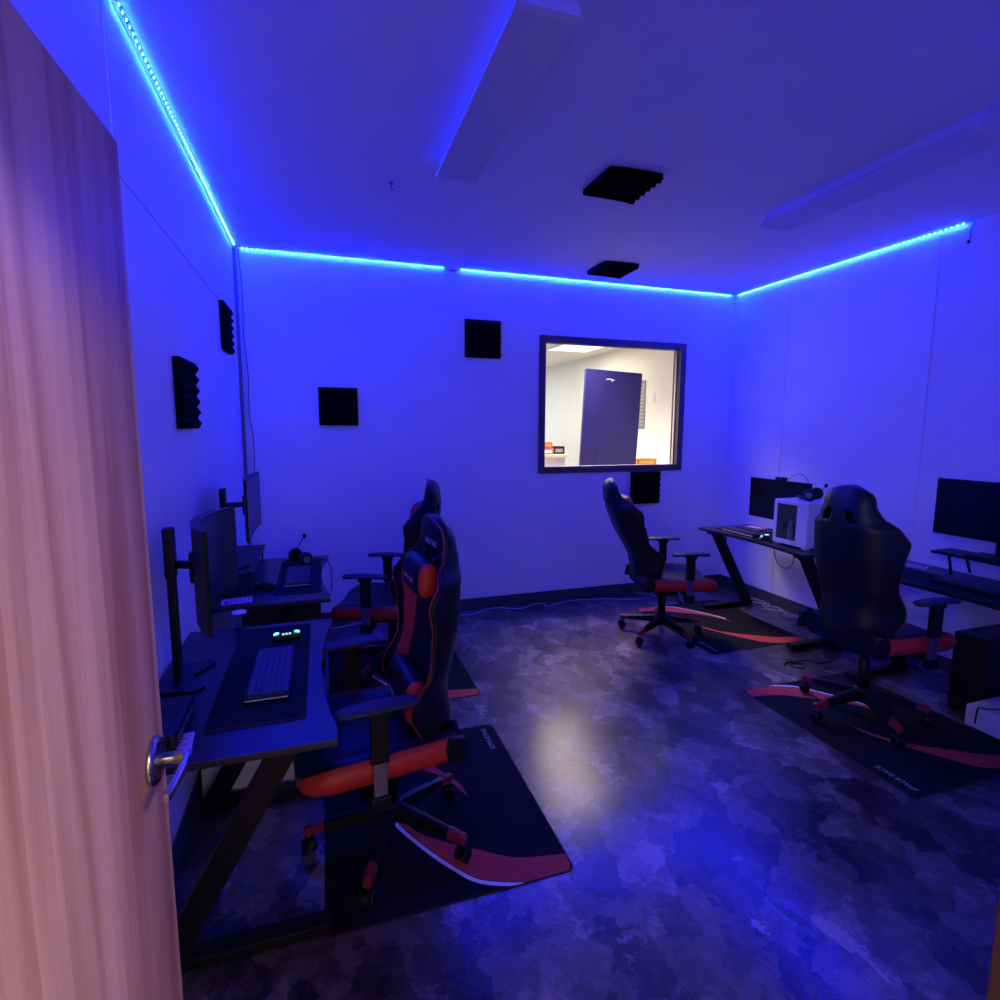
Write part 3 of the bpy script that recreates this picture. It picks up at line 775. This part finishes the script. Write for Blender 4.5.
# ================================================================== DESKS
DZ = .735
def make_desk(label, x_front, y0, y1, side):
    """side -1: against the left wall (front edge at +x); +1: against the right wall"""
    L = y1-y0; D = .58
    t = thing('gaming_desk', label, 'desk', (x_front, y0, 0), 0, 'black gaming desks')
    s = -1 if side < 0 else 1     # +x local*s goes from front edge towards the wall
    n = 14; front = []
    for k in range(n+1):
        v = k/n; c = .045*math.sin(PI*clampu((v-.08)/.84))**.7 if .08 < v < .92 else 0
        front.append((s*c, v*L))
    poly = front+[(s*D, L), (s*D, 0)]
    if s < 0: pass
    b = MB(); b.prism(poly, DZ-.022, DZ, DESK, None, .003); b.build('desktop', t)
    for y in (.13 if side < 0 else .08, L-.17 if side < 0 else L-.11):
        b = MB()
        M = Matrix.Identity(4)
        def bar(x0, z0, x1, z1, wx, w=.05):
            rows = [[(s*(x0-wx/2), y, z0), (s*(x0+wx/2), y, z0), (s*(x0+wx/2), y+w, z0), (s*(x0-wx/2), y+w, z0)],
                    [(s*(x1-wx/2), y, z1), (s*(x1+wx/2), y, z1), (s*(x1+wx/2), y+w, z1), (s*(x1-wx/2), y+w, z1)]]
            b.grid(rows, BLACKMT, close_u=True, smooth=False, caps=True)
        bar(.13, DZ-.045, .50, .04, .085)
        b.box((min(s*.05, s*.54), y-.005, DZ-.05), (max(s*.05, s*.54), y+.055, DZ-.023), BLACKMT, .004)
        leg = b.build('leg', t)
        b = MB(); b.box((min(s*.04, s*.55), y-.005, .008), (max(s*.04, s*.55), y+.055, .045), BLACKMT, .006)
        for q in (.07, .52): b.lathe([(.018, 0), (.018, .009)], BLACKPL, (s*q, y+.025, 0), 'z', 14)
        b.build('foot_bar', leg)
        b = MB(); b.tube([(s*.24, y+.025, DZ-.19), (s*.13, y+.14 if y < L/2 else y-.09, DZ-.04)], .006, BLACKMT, 6); b.build('brace', leg)
    b = MB(); b.box((min(s*.28, s*.31), .15, DZ-.075), (max(s*.28, s*.31), L-.17, DZ-.03), BLACKMT, .003); b.build('crossbar', t)
    return t
LF, RF = .015, 3.165
d1 = make_desk('black gaming desk nearest the open door on the left', LF, 1.50, 2.525, -1)
d2 = make_desk('black gaming desk in the far left corner', LF, 2.835, 3.83, -1)
d3 = make_desk('black gaming desk holding the white computer by the right wall', RF, 2.84, 3.96, 1)
d4 = make_desk('black gaming desk at the right edge, with a raised monitor shelf', RF-.02, 1.32, 2.54, 1)

# ================================================================== DESK GEAR
Z = DZ+.0005
def mousepad(label, x0, x1, y0, y1):
    t = thing('mouse_pad', label, 'mouse pad', (x0, y0, Z), 0, 'large mouse pads')
    W, L = x1-x0, y1-y0; r = .018; poly = []
    for (cx, cy, a0) in ((W-r, L-r, 0), (r, L-r, 90), (r, r, 180), (W-r, r, 270)):
        for k in range(5):
            a = math.radians(a0+k*22.5); poly.append((cx+r*math.cos(a), cy+r*math.sin(a)))
    MB().prism(poly, 0, .003, PADM).build('cloth', t)
    b = MB(); b.tube([(x, y, .0025) for x, y in poly]+[(*poly[0], .0025)], .0017, PADR, 6); b.build('stitched_edge', t)
    return t
def keyboard(label, x, y, rz, L=.36, W=.13, z=Z+.0035, edge='short'):
    t = thing('keyboard', label, 'keyboard', (x, y, z), rz, 'keyboards')
    b = MB(); b.box((-L/2, -W/2, 0), (L/2, W/2, .018), BLACKPL, .004); b.build('case', t)
    b = MB(); nr, nc = 6, 18
    for r in range(nr):
        for c in range(nc):
            if r == 0 and 5 < c < 10: continue
            x0 = -L/2+.008+c*(L-.016)/nc; y0 = -W/2+.008+r*(W-.016)/nr; dx = (L-.016)/nc-.003; dy = (W-.016)/nr-.003
            b.box((x0, y0, .018), (x0+dx, y0+dy, .027), KEY)
    x0 = -L/2+.008+6*(L-.016)/nc
    b.box((x0, -W/2+.008, .018), (x0+4*(L-.016)/nc-.003, -W/2+.008+(W-.016)/nr-.003, .027), KEY)
    b.build('keycaps', t)
    if edge == 'short': MB().box((-L/2-.0012, -W/2+.004, .010), (-L/2+.001, W/2-.004, .013), WHITEPL).build('edge_strip', t)
    if edge == 'long': MB().box((-L/2+.003, -W/2-.0012, .008), (L/2-.003, -W/2+.001, .013), WHITEPL).build('edge_strip', t)
    return t
def mouse(label, x, y, rz, lit=None):
    t = thing('mouse', label, 'mouse', (x, y, Z+.0035), rz, 'computer mice')
    b = MB(); rows = []
    for j in range(11):
        v = -1+2*j/10; wy = v*.06; hw = .032*math.sqrt(max(.02, 1-abs(v)**3)); hh = .036*math.sqrt(max(.03, 1-abs(v+.15)**2.4 if abs(v+.15) < 1 else .03))
        rows.append([(hw*math.cos(a), wy, max(0, hh*math.sin(a))) for a in [PI*i/12 for i in range(13)]])
    b.grid(rows, BLACKPL, caps=True, close_u=True); b.build('shell', t)
    b = MB(); b.lathe([(.008, -.004), (.010, 0), (.008, .004)], lit or GREY, (0, .035, .030), 'x', 16); b.build('scroll_wheel', t)
    if lit:
        b = MB(); b.box((-.012, -.045, .033), (.012, -.01, .0385), lit, .002); b.build('lit_logo', t)
    return t
def flyer(label, x, y, rz, w=.10, l=.14):
    t = thing('flyer', label, 'flyer', (x, y, Z+.0002), rz, 'pink printed flyers')
    MB().box((-w/2, -l/2, 0), (w/2, l/2, .0006), PAPER).build('sheet', t)
    b = MB()
    for k in range(5):
        b.box((-w*.35, l*.36-k*l*.14, .0006), (w*(.35 if k % 2 else .2), l*.40-k*l*.14, .0008), INK)
    b.box((-w*.08, -l*.42, .0006), (w*.3, -l*.26, .0008), INK)
    b.build('printing', t)
    return t
def headset(label, loc, rz, mic=True, micdir=(.05, .03, .12)):
    t = thing('headset', label, 'headset', loc, rz, 'black gaming headsets')
    b = MB(); pts = []
    for k in range(17):
        a = PI*k/16; pts.append((.075*math.cos(a), .085*math.sin(a)+.02, .018+.006*math.sin(a)))
    b.tube(pts, .008, BLACKPL, 8); b.tube([(p[0]*.88, (p[1]-.02)*.9+.02, p[2]) for p in pts[2:-2]], .009, BLACKPU, 8); b.build('headband', t)
    for sgn in (-1, 1):
        b = MB(); b.lathe([(.030, -.016), (.042, -.012), (.046, .004), (.038, .018), (.02, .022)], BLACKPU, (0, 0, 0), 'x', 24)
        c = b.build('ear_cup', t, loc=(sgn*.078, .0, .047)); c.rotation_euler = (0, 0, 0 if sgn > 0 else PI)
        b = MB(); b.lathe([(.022, 0), (.022, .003)], GREY, (0, 0, 0), 'x', 20); b.build('cup_badge', c, loc=(.022, 0, 0))
    if mic:
        v = Vector(micdir); p0 = Vector((.098, 0, .045))
        b = MB(); b.tube(smooth_path([p0, p0+v*.4+Vector((.006, 0, 0)), p0+v*.93]), .0028, BLACKPL, 6); mb = b.build('microphone_boom', t)
        b = MB(); q = p0+v; b.lathe([(.004, -.014), (.010, -.009), (.011, .006), (.005, .014)], FOAM, (0, 0, 0), 'z', 12, Matrix.Translation(q)); b.build('microphone', mb)
    return t
def pole_monitor(label, y0, y1, z0, z1, xc, curve, py, ztop, pole_x=-.50, zb=Z, screen=MATT):
    yc = (y0+y1)/2; W = y1-y0; Hh = z1-z0
    t = thing('monitor', label, 'monitor', (xc, yc, zb), 0)
    zo = zb
    def cx(v): return curve*(v*2)**2
    n = 16
    b = MB(); fr = []; bk = []
    for k in range(n+1):
        v = -.5+k/n
        fr.append((cx(v), v*W)); bk.append((cx(v)-.012-.02*math.cos(v*PI), v*W))
    poly = fr+bk[::-1]
    b.prism(poly, z0-zo, z1-zo, BLACKPL); b.build('shell', t)
    b = MB(); rows = [[(cx(v)+.0012, v*W*.985, z) for v in [-.5+k/n for k in range(n+1)]] for z in (z0-zo+.014, z1-zo-.008)]
    b.grid(rows, screen); b.build('screen', t)
    px = pole_x-xc; pyl = py-yc
    b = MB(); b.box((px-.013, pyl-.016, .012), (px+.013, pyl+.016, ztop-zo), BLACKPL, .005)
    b.box((px-.015, pyl-.026, ztop-zo-.17), (px+.015, pyl+.026, ztop-zo), BLACKPL, .006)
    st = b.build('stand_column', t)
    zz = (z0+z1)/2-zo
    b = MB(); b.tube([(px+.015, pyl, zz), (-.025, 0, zz)], .014, BLACKPL, 10); b.box((-.045, -.05, zz-.05), (-.028, .05, zz+.05), BLACKPL, .003); b.build('arm', st)
    b = MB(); b.prism([(px-.05, pyl-.11), (px+.08, pyl-.13), (px+.10, pyl-.1), (px+.04, pyl), (px+.10, pyl+.1), (px+.08, pyl+.13), (px-.05, pyl+.11)], 0, .012, BLACKPL, None, .003); b.build('stand_base', t)
    return t
# -- left near desk
mousepad('red edged mouse pad on the near left desk', -.355, -.075, 1.645, 2.475)
keyboard('dark keyboard on the near left desk, nearest the door', -.195, 1.975, PI/2, .40, .135)
flyer('pink flyer seen just behind the door handle', -.415, 1.60, .1, .09, .12)
pole_monitor('curved monitor on a black column, nearest the door', 1.74, 2.29, .985, 1.305, -.385, .055, 2.04, 1.272)
# controller-like gadget with lit lenses
t = thing('desk_clock', 'small black gadget with two glowing green lenses and digits', 'clock', (-.165, 2.31, Z+.0035), .1)
b = MB(); b.box((-.052, -.024, 0), (.052, .018, .024), BLACKPL, .009); b.build('case', t)
for sx in (-1, 1):
    b = MB(); b.lathe([(.013, 0), (.012, .004), (.007, .006)], GREENL, (0, 0, 0), 'z', 20, Matrix.Diagonal((1, .62, 1, 1))); o = b.build('green_lens', t, loc=(sx*.040, .006, .0235)); o.rotation_euler = (.35, 0, -sx*.6)
b = MB(); b.box((-.022, -.022, .024), (.024, .004, .026), BLACKPL); d_ = b.build('display', t)
b = MB()
for r in range(2):
    for c in range(3):
        x, y = -.018+c*.013, -.020+r*.011
        b.box((x, y, .0262), (x+.009, y+.0022, .0272), DIGIT); b.box((x, y+.0055, .0262), (x+.009, y+.0077, .0272), DIGIT); b.box((x, y, .0262), (x+.0018, y+.0077, .0272), DIGIT)
b.build('digits', d_)
# clear cup
t = thing('plastic_cup', 'small clear plastic cup behind the near left mouse pad', 'cup', (-.365, 2.50, Z))
b = MB(); n = 20; rows = []
for (r, z) in ((.0, .003), (.021, .003), (.028, .075), (.026, .075), (.019, .0055), (0, .0055)):
    rows.append([(max(r, .0005)*math.cos(2*PI*j/n), max(r, .0005)*math.sin(2*PI*j/n), z) for j in range(n)])
b.grid(rows, CLEAR, close_u=True); b.build('cup_wall', t)
MB().lathe([(.029, .0745), (.029, .079), (.020, .081)], WHITE).build('lid', t)
# black low case near the door
t = thing('console_case', 'low black console case on the near left desk by the door', 'console', (-.47, 1.70, Z))
MB().box((-.07, -.14, .004), (.07, .10, .055), BLACKPL, .012).build('body', t)
MB().box((.0702, -.12, .03), (.0712, .08, .034), GREY).build('seam_line', t)
for q in ((-.055, -.12), (.055, -.12), (-.055, .08), (.055, .08)): MB().lathe([(.006, 0), (.006, .005)], BLACKPL, (q[0], q[1], 0), 'z', 8).build('foot', t)
t = thing('cable', 'black cable looping beside the nearest monitor column', 'cable', (-.54, 1.88, Z))
MB().tube(smooth_path([(.0, .04, .004), (-.01, 0, .08), (.0, -.03, .12), (.01, .02, .16)]), .003, WIRE, 6).build('cord', t)
# -- left far desk
mousepad('dark mouse pad under the headset on the far left desk', -.27, -.03, 2.96, 3.74)
keyboard('dark keyboard in front of the headset, far left desk', -.155, 3.27, PI/2, .40, .135)
flyer('pink flyer on the near end of the far left desk', -.435, 2.925, -1.45)
mouse('black mouse below the far left monitor shelf', -.325, 3.10, 1.2)
hs = headset('black headset with raised microphone on the far left desk', (-.155, 3.60, Z+.0035), 2.0, True, (-.03, -.06, .12))
t = thing('cable', 'headset cord draping over the edge of the far left desk', 'cable', (-.05, 3.60, Z+.004))
MB().tube(smooth_path([(-.03, .0, .03), (.0, -.01, .03), (.045, .0, .012), (.070, .02, -.02), (.08, .03, -.08), (.08, .03, -.14), (.075, .02, -.2)]), .003, WIRE, 6).build('cord', t)
t = thing('monitor_shelf', 'low black monitor shelf on the far left desk', 'shelf', (-.465, 3.42, Z), 0, 'black monitor shelves')
MB().box((-.09, -.36, .095), (.09, .36, .11), BLACKPL, .003).build('shelf_board', t)
for yy in (-.34, .33):
    for xx in (-.075, .065): MB().box((xx, yy, 0), (xx+.012, yy+.012, .095), BLACKMT).build('leg', t)
pole_monitor('flat monitor on a black column in the far left corner', 2.83, 3.40, 1.05, 1.352, -.36, .008, 3.10, 1.29, zb=Z+.1105)
t = thing('under_desk_box', 'black box slung beneath the far left desk', 'box', (-.24, 3.25, .50))  # plain black box filling the dark band below the desktop
MB().box((-.2, -.16, 0), (.2, .22, DZ-.085-.50), BLACKMT, .004).build('body', t)
b = MB(); b.box((-.2, -.168, .02), (.2, -.161, .15), BLACKPL, .002); b.build('front_panel', t)
b = MB(); b.box((-.15, -.1, DZ-.08-.50), (-.12, .1, DZ-.0225-.50), BLACKMT); b.box((.12, -.1, DZ-.08-.50), (.15, .1, DZ-.0225-.50), BLACKMT); b.build('hanger', t)
# white computer on the floor behind the near left desk
def vent_face(b, x0, x1, y, z0, z1, n, m):
    for k in range(n):
        z = z0+(z1-z0)*k/n; b.box((x0, y-.001, z), (x1, y, z+(z1-z0)/n*.5), m)
t = thing('computer_tower', 'white computer tower on the floor beneath the left desks', 'computer', (-.335, 2.53, 0), 0, 'computer towers')
MB().box((-.205, -.095, .015), (.205, .095, .42), WHITEPL, .006).build('case', t)
for q in ((-.17, -.07), (.17, -.07), (-.17, .07), (.17, .07)): MB().box((q[0]-.02, q[1]-.015, 0), (q[0]+.02, q[1]+.015, .016), BLACKPL, .002).build('foot', t)
# -- right far desk
def right_monitor(label, y0, y1, z0, z1, x, yaw=0, base_z=Z, base_x=.07):
    yc = (y0+y1)/2; W = y1-y0
    t = thing('monitor', label, 'monitor', (x, yc, base_z), yaw)
    zo = base_z
    b = MB(); b.box((0, -W/2, z0-zo), (.022, W/2, z1-zo), BLACKPL, .003); b.box((.02, -W*.28, z0-zo+.05), (.042, W*.28, z1-zo-.08), BLACKPL, .008); b.build('shell', t)
    MB().box((-.0012, -W/2+.006, z0-zo+.014), (0.0005, W/2-.006, z1-zo-.006), SCREEN).build('screen', t)
    b = MB(); b.box((base_x-.018, -.03, .01), (base_x+.012, .03, (z0+z1)/2-zo), BLACKPL, .005); b.box((.04, -.03, (z0+z1)/2-zo-.04), (base_x, .03, (z0+z1)/2-zo+.03), BLACKPL, .004); st = b.build('stand_column', t)
    b = MB(); b.box((base_x-.13, -.12, 0), (base_x+.03, .12, .011), BLACKPL, .004); b.build('stand_base', t)
    return t
m3 = right_monitor('flat monitor with a webcam on top, behind the white computer', 3.22, 3.84, .845, 1.185, 3.60)
t = thing('webcam', 'small black webcam clipped on the far right monitor', 'webcam', (3.60, 3.50, 1.186))
MB().box((-.02, -.05, .002), (.015, .05, .026), BLACKPL, .006).build('body', t)
MB().lathe([(.010, 0), (.010, .004), (.007, .005)], GREY, (-.020, 0, .014), 'x', 16, Matrix.Identity(4)).build('lens', t)
MB().box((.012, -.015, -.04), (.028, .015, .01), BLACKPL, .003).build('clip', t).location = (.012, 0, 0)
t = thing('cable', 'thin webcam cable arching above the far right monitor', 'cable', (3.625, 3.45, 1.2))
MB().tube(smooth_path([(0.0, .0, 0.0), (.01, -.04, .035), (.015, -.09, .05), (.02, -.15, .02), (.025, -.18, -.05), (.03, -.19, -.1)]), .0025, WIRE, 6).build('cord', t)
mousepad('dark mouse pad on the desk with the white computer', 3.25, 3.52, 3.22, 3.86)
keyboard('slim keyboard on the desk with the white computer', 3.31, 3.60, -PI/2, .36, .10, edge='long')
mouse('black mouse with a bright blue glow beside the white computer', 3.30, 3.34, PI/2+.2, BLUEL)
flyer('pink flyer at the back of the desk with the white computer', 3.66, 3.80, .3)
# white tower with side window
PX, PYY, PW, PD, PH = 3.28, 2.935, .285, .305, .345
t = thing('computer_tower', 'white computer tower with a side window, standing on the desk', 'computer', (PX, PYY, Z), 0, 'computer towers')
b = MB(); e = .018
b.box((0, 0, .015), (PW, PD, .05), WHITEPL, .004); b.box((0, 0, PH-.03), (PW, PD, PH), WHITEPL, .005)
b.box((0, 0, .05), (PW, e, PH-.03), WHITEPL, .002); b.box((0, PD-e, .05), (PW, PD, PH-.03), WHITEPL, .002)
b.box((PW-.01, e, .05), (PW, PD-e, PH-.03), WHITEPL); b.box((0, e, .05), (.008, .095, PH-.03), WHITEPL); b.box((0, PD-.03, .05), (.008, PD-e, PH-.03), WHITEPL)
case = b.build('case', t)
MB().box((.001, .095, .05), (.005, PD-.03, PH-.03), SMOKE).build('side_window', t)
b = MB(); b.box((PW-.03, e+.02, .07), (PW-.012, PD-e-.01, PH-.04), CIRC); b.build('circuit_board', t)
b = MB(); b.box((.05, .07, .13), (PW-.035, PD-.05, .155), CIRC, .004); b.box((.045, .07, .12), (.05, PD-.05, .165), GREY); b.build('graphics_card', t)
b = MB(); b.lathe([(.035, 0), (.035, .05)], GREY, (PW-.085, .18, .235), 'x', 20); b.build('cooler', t)
b = MB(); b.lathe([(.02, .052), (.022, .07), (.02, .14), (.012, .17), (.012, .195)], WHITEPL, (.045, .185, 0), 'z', 18); b.build('reservoir', t)
for q in ((.03, .03), (.03, PD-.03), (PW-.03, .03), (PW-.03, PD-.03)): MB().box((q[0]-.02, q[1]-.02, 0), (q[0]+.02, q[1]+.02, .0155), WHITEPL, .002).build('foot', t)
headset('black headset resting on top of the white computer', (PX+.17, PYY+.12, Z+PH+.0005), .45, True, (.09, -.03, .055))
# cables under and beside the desk
t = thing('cable', 'black cable loop hanging beneath the far right desk', 'cable', (3.70, 3.50, DZ-.025))
MB().tube(smooth_path([(0, .12, 0), (.0, .13, -.12), (.0, .08, -.25), (0, -.02, -.27), (0, -.08, -.2), (0, -.06, -.08), (0, -.04, 0)]), .0035, WIRE, 6).build('cord', t)
t = thing('cable', 'black cable loop hanging lower between the two right desks', 'cable', (3.82, 2.92, .70))
MB().tube(smooth_path([(-.1, .2, 0), (0, .12, -.10), (.02, .05, -.25), (.02, .09, -.36), (.02, 0, -.38), (.02, -.12, -.33), (.02, -.08, -.24), (.02, .05, -.26), (.02, .12, -.45), (.01, .1, -.68)]), .004, WIRE, 6).build('cord', t)
t = thing('cable', 'pale tangled cables on the floor below the far right desk', 'cable', (3.5, 3.3, .0))
rnd = random.Random(3)
def floor_path(pts, z=.005): return smooth_path([(x, y, z) for x, y in pts], 6)
b = MB()
b.tube(floor_path([(.34, .75), (.28, .6), (.36, .5), (.25, .42), (.33, .3), (.26, .2), (.36, .1), (.3, -.1), (.34, -.3)]), .004, WIREW, 6)
b.tube(floor_path([(.30, .7), (.36, .55), (.27, .48), (.34, .38), (.30, .22), (.38, .05)], .013), .004, WIREW, 6)
b.build('cord', t)
t = thing('cable', 'long pale cable wandering along the floor by the back wall', 'cable', (.6, 4.4, 0))
pts = [(-.9, .03), (-.6, -.02), (-.3, .04), (0, .0), (.12, -.04), (.25, .02), (.4, .03), (.5, -.03), (.62, -.02), (.72, .05), (.85, .06), (1.0, -.01), (1.1, .0), (1.2, .06), (1.3, .05), (1.28, -.03), (1.45, .02), (1.6, .05), (1.9, .0), (2.1, -.08), (2.3, -.1), (2.6, .0), (2.9, -.05)]
MB().tube(floor_path(pts), .004, WIREW, 6).build('cord', t)
# -- right near desk
t = thing('monitor_shelf', 'raised black monitor shelf on the right edge desk', 'shelf', (3.60, 1.87, Z), 0, 'black monitor shelves')
MB().box((-.03, -.42, .115), (.16, .42, .132), BLACKPL, .003).build('shelf_board', t)
for yy in (-.36, .30):
    MB().tube([(-.005, yy+.03, .115), (-.02, yy, .003)], .008, BLACKMT, 8).build('leg', t)
    MB().tube([(.14, yy+.03, .115), (.15, yy, .003)], .008, BLACKMT, 8).build('leg', t)
m4 = right_monitor('large flat monitor at the right edge, on the raised shelf', 1.66, 2.34, .965, 1.31, 3.645, 0, Z+.1325, .075)
mousepad('dark mouse pad on the right edge desk', 3.21, 3.50, 1.60, 2.38)
keyboard('dark keyboard on the right edge desk before the raised shelf', 3.36, 1.92, -PI/2, edge=None)
flyer('pink flyer on the far end of the right edge desk', 3.60, 2.40, .4)
# black tower and white box on the floor at the right
t = thing('computer_tower', 'black computer tower on the floor beneath the right edge desk', 'computer', (3.65, 1.955, 0), 0, 'computer towers')
MB().box((-.21, -.08, .015), (.21, .08, .455), BLACKPL, .008).build('case', t)
b = MB(); vent_face(b, -.18, -.03, -.081, .16, .4, 12, BLACKMT); b.build('vent', t)
for q in ((-.18, -.06), (.18, -.06), (-.18, .06), (.18, .06)): MB().box((q[0]-.02, q[1]-.015, 0), (q[0]+.02, q[1]+.015, .016), BLACKPL, .002).build('foot', t)
t = thing('white_box', 'low white case on the floor at the right edge, cable across it', 'case', (3.50, 1.60, 0), 0)
MB().box((-.205, -.12, .008), (.205, .255, .125), WHITEPL, .006).build('body', t)
for q in ((-.17, -.09), (.17, -.09), (-.17, .22), (.17, .22)): MB().lathe([(.012, 0), (.012, .009)], BLACKPL, (q[0], q[1], 0), 'z', 10).build('foot', t)
t = thing('cable', 'black cable lying across the low white case', 'cable', (3.35, 1.7, .1298))
MB().tube(smooth_path([(-.066, .1, -.09), (-.065, .097, -.02), (-.058, .09, .004), (-.03, .07, .002), (.06, .04, .0005), (.14, .06, .0005), (.25, .1, .0005)]), .004, WIRE, 6).build('cord', t)
t = thing('cable', 'dark coiled cable on the floor behind the right front chair', 'cable', (3.15, 2.72, 0))
MB().tube(floor_path([(-.2, .02), (-.12, .06), (-.05, .0), (-.11, -.05), (-.16, .01), (0, .05), (.1, -.03), (.25, .02)]), .004, WIRE, 6).build('cord', t)

for o in C.objects:
    if o.type == 'MESH' and o.data.users > 1: pass
